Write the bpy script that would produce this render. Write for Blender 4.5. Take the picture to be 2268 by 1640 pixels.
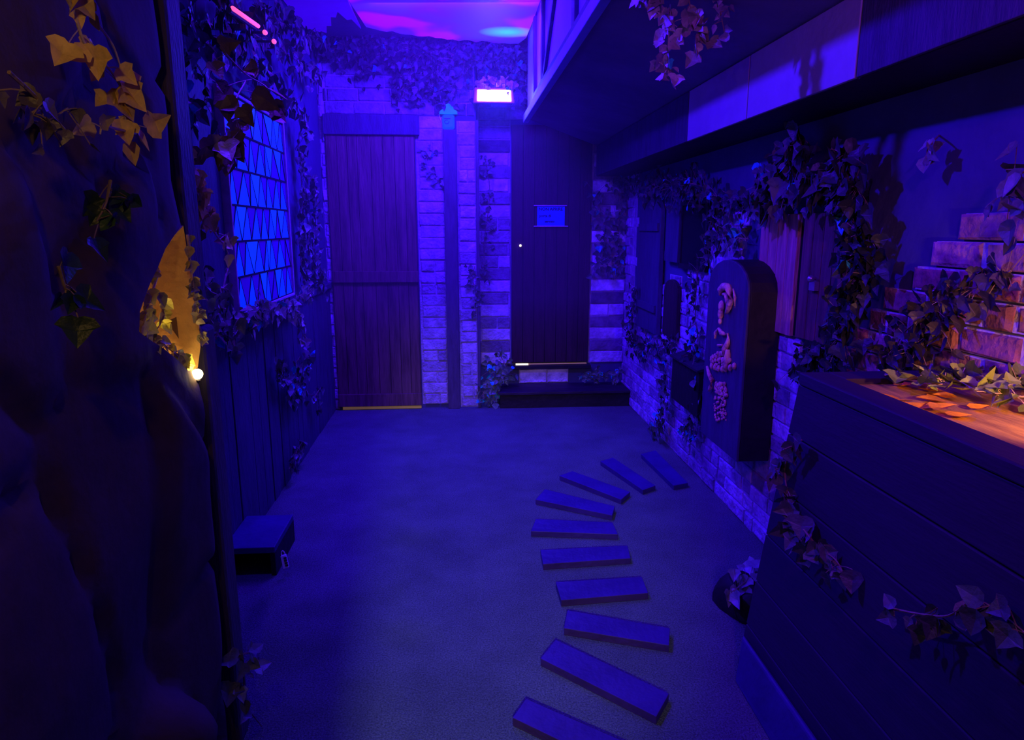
import bpy, math, random
from math import sin, cos, pi, radians, atan, sqrt
from mathutils import Vector, Matrix
from mathutils.geometry import delaunay_2d_cdt
for o in list(bpy.data.objects): bpy.data.objects.remove(o)
S = bpy.context.scene; COL = S.collection
# ------------------------------------------------------------------ camera
PITCH, YAW, HC, FPX = 0.206191, 0.078482, 1.42, 1506.0
cam = bpy.data.cameras.new('camera'); cam.sensor_width = 36; cam.lens = FPX/2268*36; cam.clip_start = .02
co = bpy.data.objects.new('camera', cam); COL.objects.link(co)
co.location = (0, 0, HC); co.rotation_euler = (pi/2-PITCH, 0, -YAW); S.camera = co
# ------------------------------------------------------------------ world, colour management
w = bpy.data.worlds.new('world'); S.world = w; w.use_nodes = True
w.node_tree.nodes['Background'].inputs[0].default_value = (.05, .0, .4, 1)
w.node_tree.nodes['Background'].inputs[1].default_value = .02
S.view_settings.view_transform = 'Standard'; S.view_settings.look = 'None'
S.view_settings.exposure = 0; S.view_settings.gamma = 1; S.view_settings.use_curve_mapping = False
S.cycles.max_bounces = 6; S.cycles.sample_clamp_indirect = 3
# ------------------------------------------------------------------ lamps
def lamp(name, kind, loc, col, energy, aim=None, **k):
    l = bpy.data.lights.new(name, kind); l.color = col; l.energy = energy
    for a, b in k.items(): setattr(l, a, b)
    o = bpy.data.objects.new(name, l); COL.objects.link(o); o.location = loc
    if aim is not None: o.rotation_euler = (Vector(aim)-Vector(loc)).to_track_quat('-Z', 'Y').to_euler()
    return o
VIOLET = (.045, .004, 1.0); BLUE = (.015, .02, 1.0); WARM = (1.0, .62, .16); PURPLE = (.34, .03, 1.0)
# unseen blue fill lamp added under the ceiling to lift the far half
lamp('ceiling_fill_light', 'AREA', (-.1, 4.1, 2.70), VIOLET, 50, (-.15, 4.3, 0), shape='RECTANGLE', size=.9, size_y=1.2)
# unseen violet fill lamp added to brighten the back wall and doors
lamp('back_wall_fill_light', 'AREA', (.0, 4.35, 2.70), VIOLET, 120, (.1, 5.5, 1.2), shape='RECTANGLE', size=1.0, size_y=.25)
# floodlight over the doors, throwing light down the room
lamp('wall_flood_light', 'SPOT', (.28, 5.17, 2.36), BLUE, 115, (.1, 2.2, 0), spot_size=radians(130), spot_blend=.7, shadow_soft_size=.06)
# violet spot in the left ceiling corner near the camera
lamp('ceiling_corner_light', 'SPOT', (-.75, 2.3, 2.62), VIOLET, 240, (1.0, 2.9, .9), spot_size=radians(110), spot_blend=.6, shadow_soft_size=.04)
# purple lamp above the counter
lamp('counter_purple_light', 'SPOT', (.55, .35, 2.1), PURPLE, 38, (1.38, 2.0, 1.35), spot_size=radians(105), spot_blend=.8, shadow_soft_size=.03)
# warm lamp in the doorway behind the camera
lamp('doorway_light', 'SPOT', (-.10, -1.25, 1.75), (1.0, .80, .55), 130, (-.06, 3.0, 0), spot_size=radians(33), spot_blend=.8, shadow_soft_size=.03)
# warm little lamps: the niche bulb and the puck lamp on the counter
lamp('rock_wall_bulb_light', 'POINT', (-.36, .42, 1.80), (1.0, .56, .16), 3.0, shadow_soft_size=.02)
lamp('niche_bulb_light', 'POINT', (-.628, 1.585, 1.108), (1.0, .60, .16), 1.1, shadow_soft_size=.012)
lamp('counter_lamp_light', 'SPOT', (1.10, .93, 1.20), (1.0, .40, .09), 17, (1.36, 1.60, 1.0), spot_size=radians(78), spot_blend=.9, shadow_soft_size=.03)

# ------------------------------------------------------------------ pixel ray on a real plane of the room
_F = Vector((sin(YAW)*cos(PITCH), cos(YAW)*cos(PITCH), -sin(PITCH))); _R = Vector((cos(YAW), -sin(YAW), 0)); _U = _R.cross(_F)
def at(x, y, ax, v):
    d = _F*FPX+_R*(x-1134)-_U*(y-820); c = Vector((0, 0, HC)); i = 'XYZ'.index(ax)
    return c+d*((v-c[i])/d[i])
# ------------------------------------------------------------------ materials
def mat(name, col, rough=.7, var=.25, scale=6, bump=.0, bscale=40, attr=False, metal=0, emit=None, estr=0, spec=.3, stretch=(1, 1, 1), col2=None):
    m = bpy.data.materials.new(name); m.use_nodes = True; nt = m.node_tree; b = nt.nodes['Principled BSDF']
    L = nt.links.new
    b.inputs['Roughness'].default_value = rough; b.inputs['Metallic'].default_value = metal
    b.inputs['Specular IOR Level'].default_value = spec
    tc = nt.nodes.new('ShaderNodeTexCoord'); mp = nt.nodes.new('ShaderNodeMapping'); L(tc.outputs['Object'], mp.inputs[0])
    mp.inputs['Scale'].default_value = stretch
    n = nt.nodes.new('ShaderNodeTexNoise'); n.inputs['Scale'].default_value = scale; n.inputs['Detail'].default_value = 6; n.inputs['Roughness'].default_value = .65
    L(mp.outputs[0], n.inputs['Vector'])
    r = nt.nodes.new('ShaderNodeValToRGB'); L(n.outputs['Fac'], r.inputs[0])
    c2 = col2 or [c*(1+var) for c in col]
    r.color_ramp.elements[0].position = .3; r.color_ramp.elements[0].color = [max(c*(1-var), 0) for c in col]+[1] if not col2 else list(col)+[1]
    r.color_ramp.elements[1].position = .7; r.color_ramp.elements[1].color = list(c2)+[1]
    out = r.outputs[0]
    if attr:
        a = nt.nodes.new('ShaderNodeAttribute'); a.attribute_name = 'tone'
        mx = nt.nodes.new('ShaderNodeMix'); mx.data_type = 'RGBA'; mx.blend_type = 'MULTIPLY'; mx.inputs[0].default_value = 1
        L(out, mx.inputs[6]); L(a.outputs['Color'], mx.inputs[7]); out = mx.outputs[2]
    L(out, b.inputs['Base Color'])
    if bump:
        n2 = nt.nodes.new('ShaderNodeTexNoise'); n2.inputs['Scale'].default_value = bscale; n2.inputs['Detail'].default_value = 5; L(mp.outputs[0], n2.inputs['Vector'])
        bp = nt.nodes.new('ShaderNodeBump'); bp.inputs['Strength'].default_value = bump; bp.inputs['Distance'].default_value = .02
        L(n2.outputs['Fac'], bp.inputs['Height']); L(bp.outputs[0], b.inputs['Normal'])
    if emit:
        b.inputs['Emission Strength'].default_value = estr
        if emit == 'attr': L(out, b.inputs['Emission Color'])
        else: b.inputs['Emission Color'].default_value = list(emit)+[1]
    return m
M = {}
M['plaster'] = mat('dark_plaster', (.075, .07, .19), .75, .2, 3, .25, 20)
M['paleplaster'] = mat('pale_plaster', (.30, .28, .78), .7, .12, 4, .2, 25)
M['brick'] = mat('brick', (.60, .50, .76), .85, .4, 14, .7, 45, attr=True)
M['mortar'] = mat('mortar', (.5, .4, .62), .9, .3, 12, .6, 60)
M['redbrick'] = mat('red_brick', (.42, .17, .22), .95, .6, 14, .6, 45, attr=True)
M['ceiling'] = mat('ceiling_paint', (.22, .16, .30), .8, .2, 3, .1)
M['rock'] = mat('rock', (.10, .06, .075), .8, .3, 5, .25, 14)
M['niche'] = mat('niche_plaster', (.75, .5, .22), .8, .12, 10, .25, 60)
M['door'] = mat('brown_door_wood', (.18, .085, .085), .6, .5, 5, .35, 20, stretch=(6, 6, .6))
M['darkdoor'] = mat('dark_door_wood', (.05, .012, .03), .6, .4, 5, .3, 20, stretch=(6, 6, .6))
M['darkwood'] = mat('dark_blue_black_wood', (.035, .02, .04), .55, .4, 5, .35, 25, stretch=(1, 5, 5))
M['bluewood'] = mat('blue_painted_wood', (.07, .05, .13), .6, .3, 5, .3, 25, stretch=(5, 5, 1))
M['postwood'] = mat('post_wood', (.10, .07, .13), .6, .3, 5, .3, 25, stretch=(5, 5, 1))
M['slat'] = mat('floor_slat_wood', (.05, .022, .19), .5, .25, 5, .25, 25)
M['black'] = mat('shaded_interior', (.006, .004, .008), .9, .2, 5)  # near-black colour paints the shade inside openings
M['black_wood'] = mat('black_wood', (.02, .012, .02), .6, .3, 5, .3, 25)
M['beamlit'] = mat('lit_beam_board', (.42, .34, .55), .6, .12, 4, .15, 25)  # paler copy carries the light falling on the header beam
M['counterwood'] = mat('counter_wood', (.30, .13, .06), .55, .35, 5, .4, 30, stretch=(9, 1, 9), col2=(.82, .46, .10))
M['counterfront'] = mat('counter_boards', (.035, .012, .065), .6, .12, 5, .1, 25, stretch=(5, .8, 5))
M['shutter'] = mat('shutter_wood', (.62, .26, .28), .65, .4, 6, .4, 25, stretch=(6, 6, .7))
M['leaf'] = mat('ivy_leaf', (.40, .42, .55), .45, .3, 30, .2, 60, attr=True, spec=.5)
M['stem'] = mat('ivy_stem', (.30, .20, .17), .7, .3, 20, .3, 60)
M['palestem'] = mat('pale_ivy_stem', (.62, .45, .40), .7, .2, 20, .3, 60)
M['lockmetal'] = mat('lock_metal', (.75, .75, .9), .4, .1, 20)
M['metal'] = mat('brushed_metal', (.55, .5, .6), .35, .1, 20, metal=.8)
M['gold'] = mat('old_gold_carving', (1.0, .52, .40), .55, .45, 40, .6, 60)
M['paper'] = mat('parchment', (.015, .25, 1.0), .7, .04, 4)
M['ink'] = mat('ink', (.0, .0, .03), .8, .1, 4)
M['rod'] = mat('parchment_rod', (.6, .35, .6), .6, .2, 20)
M['bulb'] = mat('bulb_glass', (.9, .8, .5), .3, .05, 5, emit=(1.0, .78, .30), estr=14)
M['flood'] = mat('floodlight_lens', (.9, .8, .9), .3, .02, 5, emit=(1.0, .72, 1.0), estr=6)
M['floodcase'] = mat('floodlight_case', (.7, .25, .6), .45, .1, 5)
M['redtube'] = mat('red_strip_light', (.9, .2, .3), .4, .05, 5, emit=(1.0, .10, .42), estr=1.3)
M['gapglow'] = mat('light_from_next_room', (.8, .6, .2), .5, .1, 5, emit=(.9, .5, .06), estr=.08)
M['gapbright'] = mat('bright_light_gap', (.8, .8, .5), .5, .1, 5, emit=(1, .85, .5), estr=1.6)
M['box'] = mat('blue_box_plastic', (.01, .4, 1.0), .5, .05, 5, emit=(0, .06, 1), estr=.8)  # emission added to the plastic so the case looks brighter
M['boxdark'] = mat('box_mark', (.01, .05, .3), .5, .05, 5)
M['cap'] = mat('green_cap', (.0, .9, .6), .5, .05, 5, emit=(.0, .11, .32), estr=1)  # emission added so the cap glows too
# carpet
def carpet():
    m = mat('carpet', (.18, .27, .23), .95, .22, 3.0, .8, 260, spec=.1)
    nt = m.node_tree; b = nt.nodes['Principled BSDF']; r = [n for n in nt.nodes if n.type == 'VALTORGB'][0]
    n = nt.nodes.new('ShaderNodeTexNoise'); n.inputs['Scale'].default_value = 170; n.inputs['Detail'].default_value = 3
    tc = [q for q in nt.nodes if q.type == 'TEX_COORD'][0]; nt.links.new(tc.outputs['Object'], n.inputs['Vector'])
    mr = nt.nodes.new('ShaderNodeMapRange'); mr.inputs['From Min'].default_value = .3; mr.inputs['From Max'].default_value = .7
    mr.inputs['To Min'].default_value = .55; mr.inputs['To Max'].default_value = 1.35; nt.links.new(n.outputs['Fac'], mr.inputs[0])
    mx = nt.nodes.new('ShaderNodeMix'); mx.data_type = 'RGBA'; mx.blend_type = 'MULTIPLY'; mx.inputs[0].default_value = 1
    nt.links.new(r.outputs[0], mx.inputs[6]); nt.links.new(mr.outputs[0], mx.inputs[7]); nt.links.new(mx.outputs[2], b.inputs['Base Color'])
    return m
M['carpet'] = carpet()
def sky_panel_mat():   # the sheet is a light: coloured clouds glow through it
    m = bpy.data.materials.new('glowing_sky_sheet'); m.use_nodes = True; nt = m.node_tree; b = nt.nodes['Principled BSDF']
    tc = nt.nodes.new('ShaderNodeTexCoord'); L = nt.links.new
    n = nt.nodes.new('ShaderNodeTexNoise'); n.inputs['Scale'].default_value = 2.6; n.inputs['Detail'].default_value = 1.5; L(tc.outputs['Object'], n.inputs['Vector'])
    r = nt.nodes.new('ShaderNodeValToRGB'); L(n.outputs['Fac'], r.inputs[0]); e = r.color_ramp.elements
    e[0].position = .38; e[0].color = (.34, .0, .55, 1); e[1].position = .6; e[1].color = (.045, .012, 1, 1)
    q = e.new(.47); q.color = (.07, .002, 1, 1)
    # one bright cyan cloud
    mp = nt.nodes.new('ShaderNodeMapping'); L(tc.outputs['Object'], mp.inputs[0]); mp.inputs['Location'].default_value = (-.36*5, -4.97*7, -2.72*5); mp.inputs['Scale'].default_value = (5, 7, 5)
    g = nt.nodes.new('ShaderNodeTexGradient'); g.gradient_type = 'SPHERICAL'; L(mp.outputs[0], g.inputs[0])
    mx = nt.nodes.new('ShaderNodeMix'); mx.data_type = 'RGBA'; L(g.outputs['Fac'], mx.inputs[0]); L(r.outputs[0], mx.inputs[6]); mx.inputs[7].default_value = (.02, .75, 1, 1)
    L(mx.outputs[2], b.inputs['Emission Color']); b.inputs['Emission Strength'].default_value = 1.0
    b.inputs['Base Color'].default_value = (.3, .3, .5, 1)
    return m
M['sky'] = sky_panel_mat()
# ------------------------------------------------------------------ mesh helpers
class MB:
    def __init__(s): s.v = []; s.f = []; s.t = []
    def add(s, vs, fs, tone=(1, 1, 1)):
        b = len(s.v); s.v += [tuple(p) for p in vs]; s.f += [tuple(b+i for i in f) for f in fs]; s.t += [tone]*len(fs); return s
    def box(s, a, b, tone=(1, 1, 1), bev=0):
        x0, y0, z0 = [min(a[i], b[i]) for i in range(3)]; x1, y1, z1 = [max(a[i], b[i]) for i in range(3)]
        return s.hexa([(x0, y0, z0), (x1, y0, z0), (x1, y1, z0), (x0, y1, z0), (x0, y0, z1), (x1, y0, z1), (x1, y1, z1), (x0, y1, z1)], tone)
    def hexa(s, v, tone=(1, 1, 1)):
        return s.add(v, [(0, 3, 2, 1), (4, 5, 6, 7), (0, 1, 5, 4), (1, 2, 6, 5), (2, 3, 7, 6), (3, 0, 4, 7)], tone)
    def prism(s, poly, d, tone=(1, 1, 1)):      # closed outline extruded along d
        d = Vector(d); n = len(poly); p = [Vector(q) for q in poly]
        return s.add(p+[q+d for q in p], [tuple(range(n))[::-1], tuple(range(n, 2*n))]+[(i, (i+1) % n, n+(i+1) % n, n+i) for i in range(n)], tone)
    def tube(s, pts, r, k=5, tone=(1, 1, 1)):
        pts = [Vector(p) for p in pts]; rr = r if isinstance(r, (list, tuple)) else [r]*len(pts); vs = []; fs = []
        for i, p in enumerate(pts):
            d = (pts[min(i+1, len(pts)-1)]-pts[max(i-1, 0)]).normalized()
            a = d.cross(Vector((.13, .2, 1))).normalized(); c = d.cross(a)
            for j in range(k): t = 2*pi*j/k; vs.append(p+(a*cos(t)+c*sin(t))*rr[i])
        for i in range(len(pts)-1):
            for j in range(k): fs.append((i*k+j, i*k+(j+1) % k, (i+1)*k+(j+1) % k, (i+1)*k+j))
        fs += [tuple(range(k))[::-1], tuple(range((len(pts)-1)*k, len(pts)*k))]
        return s.add(vs, fs, tone)
    def ball(s, c, r, sx=1, sy=1, sz=1, k=14, h=9, tone=(1, 1, 1)):
        vs = []; fs = []
        for i in range(h+1):
            a = pi*i/h
            for j in range(k): t = 2*pi*j/k; vs.append((c[0]+r*sx*sin(a)*cos(t), c[1]+r*sy*sin(a)*sin(t), c[2]+r*sz*cos(a)))
        for i in range(h):
            for j in range(k): fs.append((i*k+j, (i+1)*k+j, (i+1)*k+(j+1) % k, i*k+(j+1) % k))
        return s.add(vs, fs, tone)
    def build(s, name, m, parent=None, smooth=False, bevel=0, pivot=None):
        me = bpy.data.meshes.new(name); me.from_pydata(s.v, [], s.f)
        ca = me.color_attributes.new('tone', 'FLOAT_COLOR', 'CORNER'); i = 0; dat = []
        for p, t in zip(me.polygons, s.t): dat += list((t[0], t[1], t[2], 1))*len(p.vertices)
        ca.data.foreach_set('color', dat)
        if smooth: me.polygons.foreach_set('use_smooth', [True]*len(me.polygons))
        me.materials.append(m if not isinstance(m, str) else M[m]); me.update()
        o = bpy.data.objects.new(name, me); COL.objects.link(o)
        if bevel: b = o.modifiers.new('bevel', 'BEVEL'); b.width = bevel; b.segments = 2; b.limit_method = 'ANGLE'
        if parent:
            o.parent = parent; o.matrix_parent_inverse = Matrix.Translation(-parent.location) if not parent.parent else Matrix()
            if parent.type != 'EMPTY': o.matrix_parent_inverse = Matrix()
        return o
def thing(name, loc, label, cat, group=None, kind=None):
    o = bpy.data.objects.new(name, None); COL.objects.link(o); o.location = loc; o.empty_display_size = .05
    tag(o, label, cat, group, kind); bpy.context.view_layer.update(); return o
def tag(o, label=None, cat=None, group=None, kind=None):
    if label: o['label'] = label
    if cat: o['category'] = cat
    if group: o['group'] = group
    if kind: o['kind'] = kind
    return o
def struct(o, label=None, cat=None): return tag(o, label, cat, None, 'structure')
def Q(name, mb, m, parent, **k): return mb.build(name, m, parent, **k)
def lw(rnd, a, b): return a+(b-a)*rnd.random()

# ------------------------------------------------------------------ bricks: each laid brick is a worn block on a mortar bed
def bricks(mb, mo, O, u, v, n, W, Hh, bl, bh, seed, ok=lambda a, b: True, tone=None, prot=.012, j=.010, bond=True):
    R = random.Random(seed); O, u, v, n = Vector(O), Vector(u), Vector(v), Vector(n)
    rows = int(Hh/bh+.999)
    if mo is not None: mo.hexa([O, O+u*W, O+u*W-n*.02, O-n*.02, O+v*Hh, O+u*W+v*Hh, O+u*W+v*Hh-n*.02, O+v*Hh-n*.02])
    for r in range(rows):
        x = -bl*(.5 if (r % 2 and bond) else 0)+(R.random()*.02)
        while x < W:
            l = bl*R.uniform(.85, 1.12)
            if R.random() < .22: l *= .5
            a, b = max(x, 0), min(x+l, W); c, d = r*bh, min((r+1)*bh, Hh)
            if b-a > .02 and d-c > .02 and ok((a+b)/2, (c+d)/2):
                g = j/2; a += g; b -= g; c += g*R.uniform(.5, 1.2); d -= g*R.uniform(.5, 1.2); p = prot*R.uniform(.5, 1.5); e = .006
                jit = lambda: R.uniform(-.002, .002)
                P = []
                for (s, t) in ((a, c), (b, c), (b, d), (a, d)): P.append(O+u*(s+jit())+v*(t+jit()))
                for (s, t) in ((a, c), (b, c), (b, d), (a, d)): P.append(O+u*(s+jit())+v*(t+jit())+n*(p-e*.6))
                for (s, t) in ((a+e, c+e), (b-e, c+e), (b-e, d-e), (a+e, d-e)): P.append(O+u*(s+jit())+v*(t+jit())+n*(p+jit()))
                tn = tone(R, r, (a+b)/2, (c+d)/2) if tone else (1, 1, 1)
                mb.add(P, [(0, 1, 5, 4), (1, 2, 6, 5), (2, 3, 7, 6), (3, 0, 4, 7), (4, 5, 9, 8), (5, 6, 10, 9), (6, 7, 11, 10), (7, 4, 8, 11), (8, 9, 10, 11)], tn)
            x += l
# ================================================================== SETTING
XL, XR, YB, YB2, ZC = -1.0, 1.385, 5.35, 5.60, 2.75
struct(MB().box((-1.3, -2.2, -.06), (1.7, 5.9, 0)).build('floor', 'carpet'))
struct(MB().box((-1.3, -2.2, ZC), (1.7, 5.9, ZC+.08)).build('ceiling', 'ceiling'))
# back wall: left half with door 1, right half set back with door 2
wb = MB(); wb.box((-1.3, YB, 0), (.15, YB+.45, ZC)); wb.box((.15, YB2, 0), (1.7, YB2+.2, ZC))
wall_back = struct(wb.build('wall_back', 'plaster'))
def whitewash(R, r, a, b):
    k = (1.15 if r % 2 == 0 else .42)*R.uniform(.75, 1.2)
    if R.random() < .12: k *= .5
    return (k, k*.95, k)
def soft(R, r, a, b):
    k = R.uniform(.55, 1.1); return (k, k*.95, k)
br, mo = MB(), MB()
bricks(br, mo, (-1.0, YB-.001, 0), (1, 0, 0), (0, 0, 1), (0, -1, 0), .04, 2.74, .14, .085, 1, tone=soft)
bricks(br, mo, (-.30, YB-.001, .03), (1, 0, 0), (0, 0, 1), (0, -1, 0), .205, 2.2, .22, .088, 2, tone=soft, bond=False)
bricks(br, mo, (.005, YB-.001, .0), (1, 0, 0), (0, 0, 1), (0, -1, 0), .14, 2.2, .16, .088, 3, tone=soft, bond=False)
bricks(br, mo, (-.96, YB-.001, 2.235), (1, 0, 0), (0, 0, 1), (0, -1, 0), 1.10, .51, .24, .09, 4, tone=lambda R, r, a, b: (lambda k: (k, k, k))(R.uniform(.28, .6)))
bricks(br, mo, (.165, YB2-.001, .30), (1, 0, 0), (0, 0, 1), (0, -1, 0), .262, 1.95, .27, .10, 5, tone=whitewash, bond=False)
bricks(br, mo, (1.085, YB2-.001, .30), (1, 0, 0), (0, 0, 1), (0, -1, 0), .30, 1.95, .34, .10, 6, tone=whitewash, bond=False)
bricks(br, mo, (.17, YB2-.001, 2.25), (1, 0, 0), (0, 0, 1), (0, -1, 0), 1.2, .5, .24, .09, 7, tone=soft)
bricks(br, mo, (.50, YB2-.001, .132), (1, 0, 0), (0, 0, 1), (0, -1, 0), .42, .12, .42, .12, 8, tone=lambda *a: (1.4, 1.3, 1.4), prot=.02)
Q('brick_facing', br, 'brick', wall_back); Q('mortar_bed', mo, 'mortar', wall_back)
# left wall: plaster above, upright boards below
wall_left = struct(MB().box((XL-.2, -.6, 0), (XL, YB, ZC)).build('wall_left', 'plaster'))
pb = MB(); R = random.Random(5); y = 1.8
while y < YB-.02:
    d = R.uniform(.10, .15); e = min(y+d, YB-.01); pb.box((XL, y+.002, 0), (XL+.012+R.uniform(0, .006), e-.002, .97)); y = e
Q('board_panelling', pb, 'bluewood', wall_left, bevel=.003)
Q('panelling_rail', MB().box((XL, 1.8, .97), (XL+.035, YB-.01, 1.01)), 'bluewood', wall_left, bevel=.004)
# right wall: plaster with brick facing low down, plus a broken patch of red brick over the counter
wall_right = struct(MB().box((XR, -.6, 0), (XR+.3, YB2, ZC)).build('wall_right', 'plaster'))
def rok(a, b):     # a = distance from the back corner
    yy = YB-a
    top = 1.02+.10*sin(yy*5)+.05*sin(yy*13)
    if yy > 4.9: top = 1.85
    if 3.0 < yy < 3.75: top = 1.47
    if 4.35 < yy < 4.75: top = 1.6
    return b < top and not (4.48 < yy < 5.06 and b > .72)
rb, rm = MB(), MB()
bricks(rb, rm, (XR+.001, YB2-.02, 0), (0, -1, 0), (0, 0, 1), (-1, 0, 0), 3.55, 1.95, .21, .075, 11, ok=lambda a, b: rok(a, b),
       tone=lambda R, r, a, b: (lambda k: (k*1.0, k*.8, k))(R.uniform(.45, 1.15)), prot=.012)
# irregular mortar bed following the bricks is cut to the brick courses
rm = MB()
for r in range(26):
    a = 0
    while a < 3.55:
        if rok(a+.03, (r+.5)*.075): rm.box((XR-.004, YB2-.02-a, r*.075), (XR+.01, YB2-.02-a-.06, (r+1)*.075))
        a += .06
Q('brick_facing', rb, 'brick', wall_right); Q('mortar_bed', rm, 'mortar', wall_right)
pbm, pmo = MB(), MB()
# stepped patch: left limit of each course (y position where the course starts), from the photograph's outline
steps = [(.86, 2.32), (.935, 2.30), (1.01, 2.25), (1.085, 2.17), (1.16, 2.10), (1.235, 1.97), (1.31, 1.90), (1.385, 1.80)]
R = random.Random(21)
for k, (z, ys) in enumerate(steps):
    y = ys; zt = z+.075
    pmo.box((XR-.016, ys-.02, z+.005), (XR+.01, .5, zt-.002))
    while y > .6:
        l = .215*R.uniform(.9, 1.1)*(.5 if R.random() < .2 else 1); e = .006; g = .006; p = .022*R.uniform(.8, 1.3)
        a0, a1, c, d = y-g, y-l+g, z+g*.8, zt-g*.8; j = lambda: R.uniform(-.0035, .0035)
        P = [(XR, s+j(), t+j()) for s, t in ((a0, c), (a1, c), (a1, d), (a0, d))]+[(XR-p+.006, s+j(), t+j()) for s, t in ((a0, c), (a1, c), (a1, d), (a0, d))]
        P += [(XR-p+j(), s+j(), t+j()) for s, t in ((a0-e*2, c+e), (a1+e*2, c+e), (a1+e*2, d-e), (a0-e*2, d-e))]
        kk = R.uniform(.6, 1.15); tn = (kk, kk*R.uniform(.75, 1.1), kk*R.uniform(.8, 1.3))
        pbm.add(P, [(0, 1, 5, 4), (1, 2, 6, 5), (2, 3, 7, 6), (3, 0, 4, 7), (4, 5, 9, 8), (5, 6, 10, 9), (6, 7, 11, 10), (7, 4, 8, 11), (8, 9, 10, 11)], tn)
        y -= l
o = Q('red_brick_patch', pbm, 'redbrick', wall_right); o['label'] = 'broken stepped patch of bare red brick above the counter'
Q('mortar_bed', pmo, 'mortar', wall_right)
# unseen wall behind the camera; its open doorway shapes the warm floor light
rw = MB(); rw.box((-1.3, -.6, 0), (-.153, -.5, ZC)); rw.box((.95, -.6, 0), (1.7, -.5, ZC)); rw.box((-.153, -.6, 2.1), (.95, -.5, ZC))
struct(rw.build('wall_rear', 'plaster'))
# lowered ceiling on the right: jettied upper storey, sloping soffit and the long header beam
JX = .52
soffit = MB(); soffit.hexa([(JX, -.4, 2.20), (1.12, -.4, 2.06), (1.12, YB2, 2.06), (JX, 5.2, 2.20), (JX, -.4, 2.24), (1.12, -.4, 2.12), (1.12, YB2, 2.12), (JX, 5.2, 2.24)])
struct(soffit.build('trim_1', 'ceiling'))
struct(MB().box((JX, .0, 2.2), (JX+.08, 5.18, ZC)).build('wall_jetty', 'paleplaster'))
jt = thing('trim_2', (JX, 3.6, 2.2), None, None, kind='structure')
Q('bottom_beam', MB().box((JX-.03, .2, 2.17), (JX+.01, 5.20, 2.225)), 'paleplaster', jt, bevel=.004)
tb = MB().box((JX-.022, .2, 2.235), (JX+.002, 4.66, 2.262)); Q('timber', tb, 'bluewood', jt, bevel=.003)
for ya, yb in ((4.60, 4.66), (4.18, 4.24), (3.05, 3.13), (2.2, 2.28)):
    Q('timber', MB().box((JX-.02, ya, 2.262), (JX+.002, yb, ZC)), 'bluewood', jt, bevel=.003)
Q('timber', MB().hexa([(JX-.018, 4.12, 2.27), (JX, 4.12, 2.27), (JX, 4.18, 2.27), (JX-.018, 4.18, 2.27), (JX-.018, 3.45, ZC), (JX, 3.45, ZC), (JX, 3.51, ZC), (JX-.018, 3.51, ZC)]), 'bluewood', jt)
# header beam
hb = struct(MB().box((1.12, -.4, 1.825), (XR, YB2, 2.06)).build('trim_3', 'black_wood'))
for ya, yb, m in ((.3, 1.93, 'bluewood'), (1.94, 2.66, 'beamlit'), (2.67, 3.35, 'beamlit'), (3.36, 4.3, 'bluewood'), (4.31, 5.55, 'bluewood')):  # paler boards paint the lit stretch, darker ones the shade
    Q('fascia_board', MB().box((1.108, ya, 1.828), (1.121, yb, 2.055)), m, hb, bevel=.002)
# ------------------------------------------------------------------ door 1 (brown boards)
d1 = thing('door_1', (-.645, YB-.03, 0), 'wide brown boarded door with three cross rails, left of the post', 'door', kind='structure')
pl = MB(); R = random.Random(8); x = -.955
while x < -.31:
    e = min(x+R.uniform(.07, .10), -.305); pl.box((x+.0015, YB-.03-R.uniform(0, .004), .03), (e-.0015, YB-.006, 2.09)); x = e
Q('door_panel', pl, 'door', d1, bevel=.002)
for z0, z1 in ((.03, .13), (1.01, 1.095)): Q('cross_rail', MB().box((-.955, YB-.052, z0), (-.305, YB-.032, z1)), 'door', d1, bevel=.003)
Q('lintel_board', MB().box((-.965, YB-.055, 2.09), (-.27, YB-.002, 2.232)), 'bluewood', d1, bevel=.004)
Q('light_gap', MB().box((-.93, YB-.034, .004), (-.31, YB-.010, .024)), 'gapglow', d1)
# door 2 (dark)
d2 = thing('door_2', (.757, YB2-.03, .3), 'dark narrow boarded door above the black step with a small notice', 'door', kind='structure')
pl = MB(); x = .435
while x < 1.07:
    e = min(x+.092, 1.078); pl.box((x+.0015, YB2-.032-R.uniform(0, .004), .315), (e-.0015, YB2-.004, 2.21)); x = e
Q('door_panel', pl, 'darkdoor', d2, bevel=.002)
Q('door_sill', MB().box((.40, YB2-.07, .262), (1.10, YB2-.002, .292)), 'black_wood', d2, bevel=.003)
Q('light_gap', MB().box((.47, YB2-.028, .295), (1.07, YB2-.012, .304)), 'gapglow', d2)
Q('light_gap', MB().box((.47, YB2-.034, .293), (.575, YB2-.02, .305)), 'gapbright', d2)
Q('knob_glow', MB().ball((.505, YB2-.045, 1.28), .010), 'gapbright', d2, smooth=True)  # emissive ball stands for the tiny light at the keyhole
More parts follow.
